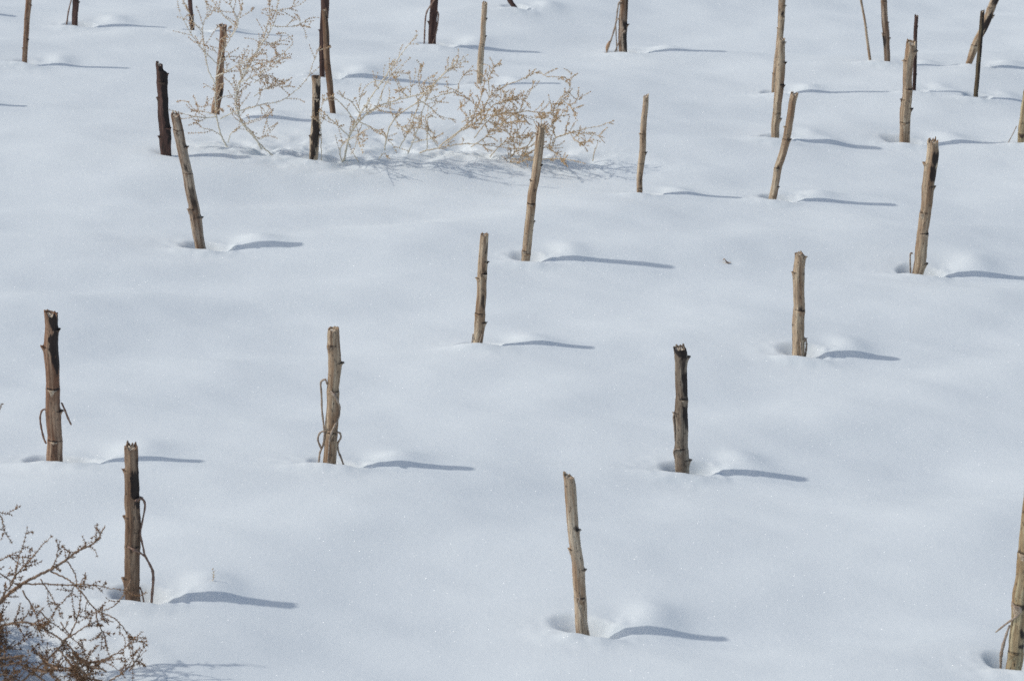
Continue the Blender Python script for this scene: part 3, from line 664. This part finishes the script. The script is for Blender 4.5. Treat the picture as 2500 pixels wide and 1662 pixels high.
tall = [
 (Z1([(2105, 1380), (2010, 1290), (1960, 1180), (1925, 1020), (1915, 860), (1925, 700), (1950, 600), (1975, 470), (2000, 430), (2060, 320), (2110, 210), (2150, 90), (2160, -40)]), 6, 0, .02, .8),
 (Z1([(2330, 1330), (2240, 1180), (2150, 1080), (2105, 940), (2110, 790), (2150, 700), (2215, 600), (2290, 450), (2390, 300), (2450, 180), (2470, -20)]), 6, .0, .0, .8),
 (Z2([(185, 1400), (90, 1320), (0, 1225), (-110, 1090), (-150, 960), (-150, 860), (-110, 700), (-60, 560), (10, 480), (80, 340), (125, 200), (140, 60), (135, -40)]), 5, .01, .05, .9),
 (Z1([(1960, 1060), (2080, 1000), (2240, 960), (2334, 930)]) + Z2([(100, 925), (240, 900), (380, 800), (480, 690), (520, 580), (560, 480), (590, 420)]), 4, .0, -.02, .35),
 (Z1([(1925, 1040), (1850, 1050), (1740, 1040), (1610, 1010), (1500, 975), (1440, 955)]), 4, 0, -.04, .6),
 (Z1([(1930, 1030), (1840, 1000), (1770, 990), (1700, 950), (1680, 910)]), 3, 0, .03, .7),
 (Z1([(1975, 1210), (1890, 1160), (1800, 1140), (1760, 1080)]), 3, 0, -.03, .6),
 (Z1([(1922, 760), (1860, 640), (1825, 480), (1805, 330), (1815, 200), (1850, 130), (1878, 75)]), 4, 0, .03, .8),
 (Z1([(1945, 590), (1870, 510), (1800, 440), (1720, 330), (1650, 210), (1600, 110), (1578, -10)]), 3.5, 0, -.03, .3),
 (Z1([(1810, 300), (1740, 220), (1690, 130), (1650, 50), (1625, -30)]), 3, .02, .0, .5),
 (Z1([(2100, 240), (2000, 150), (1940, 80), (1890, 0), (1875, -40)]), 3.5, .02, .05, .6),
 (Z1([(1925, 680), (2010, 640), (2120, 580), (2230, 520), (2334, 470)]), 3.5, .0, -.05, .9),
 (Z1([(2000, 430), (1970, 400), (1930, 350)]), 2.5, .0, -.02, .5),
 (Z1([(2130, 740), (2240, 690), (2340, 640), (2450, 560), (2570, 480)]), 3.5, 0, -.05, .9),
 (Z1([(2100, 850), (2000, 860), (1880, 930), (1830, 940)]), 3, 0, -.03, .7),
 (Z1([(2030, 1270), (2060, 1190), (2170, 1110), (2300, 1060), (2400, 1000)]), 3.5, 0, -.04, .7),
 (Z2([(0, 860), (80, 800), (180, 760), (250, 740)]), 3, .02, -.02, 1.2),
 (Z2([(0, 740), (60, 700), (170, 680), (230, 770), (320, 768)]), 3, -.02, .02, 1.0),
 (Z2([(0, 560), (90, 560), (190, 530), (290, 450), (345, 380), (300, 310), (220, 290)]), 3, .0, .03, .5),
 (Z2([(120, 225), (230, 240), (340, 235), (420, 215), (490, 165)]), 3, .0, .03, .9),
 (Z2([(140, 95), (230, 90), (330, 70), (390, 20)]), 3, .0, .03, .8),
 (Z2([(70, 360), (150, 390), (240, 395), (295, 400)]), 3, .0, .03, .9),
 (Z1([(2060, 330), (2120, 200), (2060, 60), (2030, -40)]), 3.5, .0, -.03, .9),
 (Z2([(-130, 640), (-20, 600), (60, 640), (110, 700), (150, 760)]), 3, .0, -.03, 1.0),
 (Z2([(-60, 1160), (60, 1240), (130, 1150), (205, 1100)]), 3, 0, -.03, .5),
]
grow_bush('tall upright straw-coloured dry bush, leftmost of the bushes in the upper left', tall, WA, LA, (628, 376), 5, twig_len=.062, dens=1.7, burr=.85, spacing=.0058, wk=.75)
mid = [
 (Z2([(795, 1450), (830, 1290), (870, 1160), (940, 1030), (1000, 930), (1130, 740), (1250, 570), (1370, 410), (1447, 320)]), 6, 0, -.03, .7),
 (Z2([(800, 1450), (850, 1220), (960, 1060), (1080, 960), (1250, 900), (1430, 850), (1540, 820), (1620, 740), (1700, 650), (1820, 510)]), 6, 0, .06, .9),
 (Z2([(1165, 1340), (1190, 1180), (1270, 1040), (1440, 920), (1570, 780), (1700, 650), (1800, 570), (1900, 495)]), 5, .02, .05, .9),
 (Z2([(860, 1230), (760, 1130), (680, 1060), (590, 975)]), 3.5, 0, -.04, .5),
 (Z2([(915, 1100), (800, 950), (740, 890), (680, 850)]), 3.5, 0, .04, .5),
 (Z2([(940, 1010), (870, 910), (800, 870), (745, 830)]), 3.5, 0, .05, .5),
 (Z2([(930, 1080), (1050, 1140), (1150, 1200), (1250, 1300), (1370, 1345)]), 4, 0, -.03, .7),
 (Z2([(1370, 1370), (1440, 1200), (1480, 1060), (1530, 900), (1550, 830)]), 4, 0, .03, .7),
 (Z2([(1295, 1315), (1370, 1180), (1440, 1000), (1470, 900)]), 4, -.01, .03, .7),
 (Z2([(1540, 1330), (1545, 1180), (1545, 1080), (1550, 960)]), 3.5, -.02, 0, .7),
 (Z2([(790, 1450), (765, 1370), (790, 1290), (850, 1240), (940, 1190), (1040, 1130)]), 4, 0, -.05, .5),
 (Z2([(1450, 880), (1560, 950), (1650, 1030), (1790, 1070)]), 3.5, 0, .03, .7),
 (Z2([(1380, 870), (1310, 810), (1270, 740), (1260, 680)]), 3, .02, .05, .7),
 (Z2([(1390, 870), (1395, 760), (1380, 640)]), 3, .02, .05, .7),
 (Z2([(1520, 840), (1475, 760), (1465, 660), (1510, 575)]), 3, .02, .05, .9),
 (Z2([(930, 960), (950, 860), (1010, 760), (1110, 720), (1210, 745)]), 3, .0, .05, .6),
 (Z2([(960, 1110), (925, 1220), (970, 1360)]), 3, .0, -.06, .7),
 (Z2([(600, 1430), (598, 1250), (592, 1090), (600, 970), (625, 850)]), 3, -.01, -.01, .5),
 (Z2([(1130, 900), (1150, 800), (1210, 690), (1270, 620), (1390, 520)]), 3.5, 0, .05, .7),
 (Z2([(1110, 1420), (1150, 1370), (1195, 1385)]), 2.5, -.04, -.05, .5),
 (Z2([(1400, 1270), (1520, 1245), (1620, 1220), (1680, 1190)]), 3, -.02, -.04, .8),
 (Z2([(1250, 1120), (1350, 1140), (1450, 1140), (1560, 1150)]), 3, -.02, -.04, 1.2),
 (Z2([(1210, 900), (1230, 1020), (1300, 1120), (1360, 1180)]), 3, .02, -.04, .8),
 (Z2([(1440, 930), (1600, 870), (1720, 830), (1810, 820)]), 3.5, .02, .04, .9),
 (Z2([(1640, 1310), (1560, 1200), (1500, 1100), (1430, 1050)]), 3, -.02, .04, .9),
 (Z2([(930, 1440), (880, 1360), (840, 1280)]), 3, -.03, 0, .3),
]
grow_bush('low sprawling dry bush fanning to the right, middle one of the bushes', mid, WA, LB, (840, 396), 8, twig_len=.05, dens=1.3, burr=.85, spacing=.0058, wk=.8, lean=-.06)
dense = [
 (Z2([(1475, 1362), (1560, 1335), (1700, 1305), (1900, 1280), (2080, 1295), (2270, 1320), (2440, 1330)]), 5, -.04, 0, .5),
 (Z2([(1650, 1305), (1800, 1190), (1930, 1080), (2040, 980), (2100, 860), (2210, 780), (2400, 700), (2540, 635)]), 5, -.02, .05, 1.0),
 (Z3([(285, 640), (340, 680), (430, 686), (505, 688)]), 3, .05, .05, .6),
 (Z2([(1850, 1090), (1950, 1030), (2020, 990), (1930, 900), (1820, 820), (1700, 770)]), 3.5, 0, .03, .6),
 (Z2([(1815, 825), (1830, 730), (1890, 640)]), 3, .02, .04, .8),
 (Z2([(1860, 900), (1840, 960), (1890, 1030)]), 3, .02, .0, .5),
 (Z2([(2000, 960), (2030, 820), (2055, 710), (2020, 655)]), 3, .02, .05, .8),
 (Z2([(2095, 840), (2090, 720), (2130, 610), (2200, 540)]), 3, .02, .05, .8),
 (Z3([(-80, 1110), (100, 1000), (260, 1000), (390, 1010), (420, 940), (470, 870), (545, 800), (560, 700), (568, 650)]), 4, .0, .03, 1.0),
 (Z3([(545, 820), (600, 880), (660, 845)]), 3, .03, .04, .9),
 (Z3([(470, 890), (550, 940), (610, 1030)]), 3, .03, .0, .9),
 (Z3([(-20, 1490), (80, 1420), (150, 1350), (300, 1210), (440, 1060), (520, 960)]), 5, .0, .03, 1.3),
 (Z3([(420, 1230), (520, 1195), (650, 1160), (800, 1125), (930, 1080)]), 4, .0, -.03, .6),
 (Z3([(430, 1220), (560, 1180), (640, 1190), (760, 1200), (850, 1225)]), 3.5, .0, -.05, .7),
 (Z3([(300, 1420), (420, 1415), (560, 1425), (685, 1455)]), 4, -.05, -.06, .3),
 (Z3([(350, 1310), (440, 1380), (530, 1480)]), 3, -.03, -.07, .6),
 (Z3([(85, 1290), (80, 1180), (85, 1080), (115, 960), (180, 850), (240, 720)]), 3.5, .0, .04, .9),
 (Z3([(-160, 1400), (-60, 1290), (60, 1230), (240, 1180), (330, 1120)]), 4, .0, -.03, 1.5),
 (Z3([(-40, 1480), (40, 1380), (110, 1290), (140, 1200)]), 4, -.03, -.03, 1.6),
 (Z3([(560, 1190), (600, 1250), (680, 1270), (760, 1240)]), 3, -.03, -.04, 1.0),
 (Z3([(-300, 1230), (-180, 1080), (-60, 1010), (80, 1020), (200, 1040)]), 4, .0, .03, 1.7),
 (Z3([(-330, 1310), (-200, 1220), (-100, 1120), (20, 1090), (160, 1080)]), 4, .0, -.02, 1.6),
 (Z3([(-260, 1120), (-150, 960), (-40, 900), (60, 870), (150, 850)]), 4, .02, .05, 1.5),
 (Z3([(30, 1470), (60, 1300), (0, 1180), (-60, 1070), (-30, 940), (40, 800)]), 3.5, .03, .06, 1.2),
 (Z3([(100, 1450), (240, 1330), (390, 1300), (420, 1210), (390, 1100), (420, 1020)]), 4, .03, .06, 1.2),
 (Z3([(-30, 1480), (30, 1450), (120, 1440), (200, 1400)]), 3.5, -.05, -.05, 1.4),
 (Z3([(110, 1470), (200, 1260), (280, 1160), (300, 1060), (305, 1015)]), 3.5, .0, -.01, 1.0),
 (Z2([(1700, 1290), (1850, 1160), (1990, 1080), (2130, 1030), (2334, 1000)]), 4, .0, .03, 1.3),
]
grow_bush('dense golden-brown dry bush full of seed husks, rightmost of the bushes', dense, WB, LB, (1265, 392), 12, twig_len=.045, dens=1.8, burr=.82, spacing=.0046, wk=.65, lean=-.06)
low = [
 (Z5([(-260, 1050), (-100, 960), (0, 870), (90, 780), (180, 715), (350, 620), (480, 560), (600, 480), (700, 410), (780, 370), (850, 330), (900, 250), (932, 198)]), 11, 0, .06, .8),
 (Z5([(-60, 960), (20, 820), (110, 690), (150, 560), (175, 450), (215, 330), (240, 205)]), 5, 0, .02, .8),
 (Z5([(100, 690), (180, 580), (250, 510), (370, 370), (460, 280)]), 5, .02, -.03, .9),
 (Z5([(130, 700), (380, 705), (620, 712), (760, 705), (950, 735), (1110, 758)]), 5, .02, .0, .55),
 (Z5([(-80, 560), (0, 610), (110, 680), (180, 730)]), 5, -.02, 0, .9),
 (Z5([(450, 590), (560, 640), (640, 690), (720, 770), (850, 930), (990, 990), (1090, 1080), (1160, 1200), (1185, 1350), (1180, 1600)]), 5, .03, -.05, .9),
 (Z5([(1168, 665), (1130, 740), (1080, 830), (980, 920), (860, 950), (700, 1040)]), 4.5, .0, -.03, .45),
 (Z5([(600, 500), (650, 580), (680, 680), (640, 760), (650, 900), (665, 1020)]), 4, .03, 0, .6),
 (Z5([(190, 1575), (330, 1450), (480, 1320), (610, 1170), (690, 1000), (715, 850), (720, 700), (740, 655)]), 6, -.06, .0, .15),
 (Z5([(-150, 1130), (0, 1080), (120, 1050), (250, 1050), (400, 1110), (560, 1210), (700, 1350), (800, 1480), (880, 1600)]), 8, -.03, -.08, 2.2),
 (Z5([(560, 1210), (700, 1120), (850, 1040), (950, 1020)]), 4.5, -.05, -.02, .9),
 (Z5([(820, 1470), (900, 1400), (1000, 1340), (1110, 1270), (1200, 1200), (1290, 1190)]), 5, -.08, -.05, .9),
 (Z5([(1150, 1480), (1200, 1400), (1240, 1350), (1295, 1300)]), 4, -.07, -.05, .9),
 (Z5([(950, 1580), (1080, 1500), (1150, 1430), (1190, 1330)]), 5, -.09, -.06, 1.0),
 (Z5([(640, 1410), (760, 1400), (900, 1390), (1000, 1430), (1090, 1500)]), 4.5, -.07, -.09, .7),
 (Z5([(-200, 30), (-60, 60), (0, 70), (100, 85)]), 5, 0, .02, .7),
 (Z5([(-20, 60), (10, 110), (35, 190), (40, 240), (10, 300)]), 4, 0, .02, .6),
 (Z5([(-60, -780), (-25, -830), (0, -850), (18, -895)]), 4, .05, .05, 0),
 (Z5([(-60, 500), (0, 490), (80, 455), (160, 450)]), 4.5, 0, .03, 1.1),
 (Z5([(360, 660), (440, 780), (500, 900), (550, 1000)]), 4, .02, -.02, .9),
 (Z5([(200, 760), (280, 900), (330, 1000), (350, 1060)]), 5, .0, -.04, 2.0),
 (Z5([(-150, 1300), (0, 1290), (90, 1270), (200, 1200), (240, 1130)]), 5, -.05, -.05, 1.2),
 (Z5([(-150, 1420), (0, 1430), (110, 1410), (230, 1390), (240, 1440), (190, 1520)]), 5, -.08, -.09, .9),
 (Z5([(-100, 1600), (0, 1510), (80, 1520), (170, 1560)]), 6, -.08, -.09, 1.8),
 (Z5([(360, 1520), (420, 1480), (520, 1440), (600, 1330), (560, 1250)]), 5, -.08, -.06, 1.6),
 (Z5([(600, 1330), (700, 1440), (760, 1530), (800, 1600)]), 7, -.09, -.09, 2.6),
 (Z5([(500, 1270), (620, 1400), (700, 1500), (720, 1600)]), 6, -.07, -.10, 2.6),
 (Z5([(-120, 1250), (-20, 1330), (20, 1430), (60, 1560)]), 8, -.04, -.08, 2.2),
 (Z5([(850, 950), (870, 1040), (930, 1160), (960, 1300), (1000, 1400)]), 4.5, -.0, -.06, 1.0),
 (Z5([(540, 1040), (610, 1150), (700, 1230), (760, 1290)]), 4, -.03, -.06, .8),
 (Z5([(640, 780), (560, 860), (500, 920)]), 3.5, .0, -.02, .6),
 (Z5([(360, 950), (450, 1040), (560, 1120), (620, 1170)]), 4, .0, -.03, .8),
 (Z5([(550, 360), (600, 410), (640, 440)]), 4, .05, .04, .6),
 (Z5([(450, 590), (500, 480), (530, 330)]), 4, .03, .03, .8),
]
_r = random.Random(4)
for _ in range(14):      # dense tangle at the foot
    x0, y0 = _r.uniform(380, 950), _r.uniform(1440, 1660); a_ = _r.uniform(2.0, 3.0); l_ = _r.uniform(150, 330)
    low.append((Z5([(x0, y0), (x0 + l_ * .5 * math.cos(a_), y0 - l_ * .35 * math.sin(a_)), (x0 + l_ * math.cos(a_), y0 - l_ * math.sin(a_) * .8)]), 6, _r.uniform(-.12, -.06), _r.uniform(-.1, -.04), 1.7))
for _ in range(3):
    x0, y0 = _r.uniform(-250, 100), _r.uniform(1330, 1640); a_ = _r.uniform(-.5, 1.2); l_ = _r.uniform(120, 300)
    low.append((Z5([(x0, y0), (x0 + l_ * .5 * math.cos(a_), y0 - l_ * .35 * math.sin(a_)), (x0 + l_ * math.cos(a_), y0 - l_ * math.sin(a_) * .8)]), 6, _r.uniform(-.12, -.04), _r.uniform(-.1, -.02), 2.0))
hid = []
for _ in range(110):      # the body of the bush outside the picture, whose shade falls into it
    x0, y0 = _r.uniform(-1300, -150), _r.uniform(1000, 1750); a_ = _r.uniform(-.2, 1.2); l_ = _r.uniform(350, 800)
    hid.append((Z5([(x0, y0), (min(-30, x0 + l_ * .3 * math.cos(a_)), y0 - l_ * .5 * math.sin(a_)), (min(-90, x0 + l_ * .6 * math.cos(a_)), y0 - l_ * .8 * math.sin(a_)), (min(-120, x0 + l_ * math.cos(a_)), y0 - l_ * math.sin(a_))]), 8, (lambda q_: q_)(_r.uniform(-.10, .22)), _r.uniform(-.12, .24), 2.2))
grow_bush('dark thorny dry bush filling the lower left corner', low, WC, LC, (70, 1630), 21, twig_len=.036, dens=1.3, burr=.85, spacing=.0050, wk=.9, group=None, cat='dry bush', name='thorny_bush', base_y=on_snow(70, 1610)[1], hidden=hid)

# small shoots
def shoot(label, pts, px, w, wood, leaf, seed):
    grow_bush(label, [(pts, w, 0, 0, 0)], wood, leaf, px, seed, burr=.8, spacing=.006, group='tiny shoots', name='dry_shoot', cat='twig', burr_on_main=.8)
shoot('tiny upright twig alone in the snow right of the strand-hung brown stalk', [(518, 1432), (520, 1412), (522, 1402), (519, 1390)], (518, 1430), 3, WB, LB, 3)
shoot('tiny tufted twig poking out at the right end of the dry bushes', [(1447, 393), (1450, 375), (1454, 362), (1459, 350)], (1447, 391), 4, WB, LB, 4)

# fallen scrap of leaf in its dimple
q = on_snow(1775, 640); zl = height1(q[0], q[1])
mb = MB(); v = []; f = []
R = np.random.RandomState(5)
for a in range(9):
    for b in range(5):
        x = (a / 8 - .5) * .020; w = .0045 * math.sin(math.pi * min(1, .12 + a / 8.5)); yy = (b / 4 - .5) * 2 * w
        v.append([q[0] + x, q[1] + yy, zl + .002 + .009 * math.exp(-((x + .007) / .004) ** 2) + .05 * abs(yy) + .0008 * R.randn()])
f = [(a * 5 + b, (a + 1) * 5 + b, (a + 1) * 5 + b + 1, a * 5 + b + 1) for a in range(8) for b in range(4)]
mb.add(v, f); o = mb.build('dead_leaf', LEAF)
sol = o.modifiers.new('thickness', 'SOLIDIFY'); sol.thickness = .0006
o['label'] = 'curled scrap of brown leaf lying on open snow'; o['category'] = 'dead leaf'
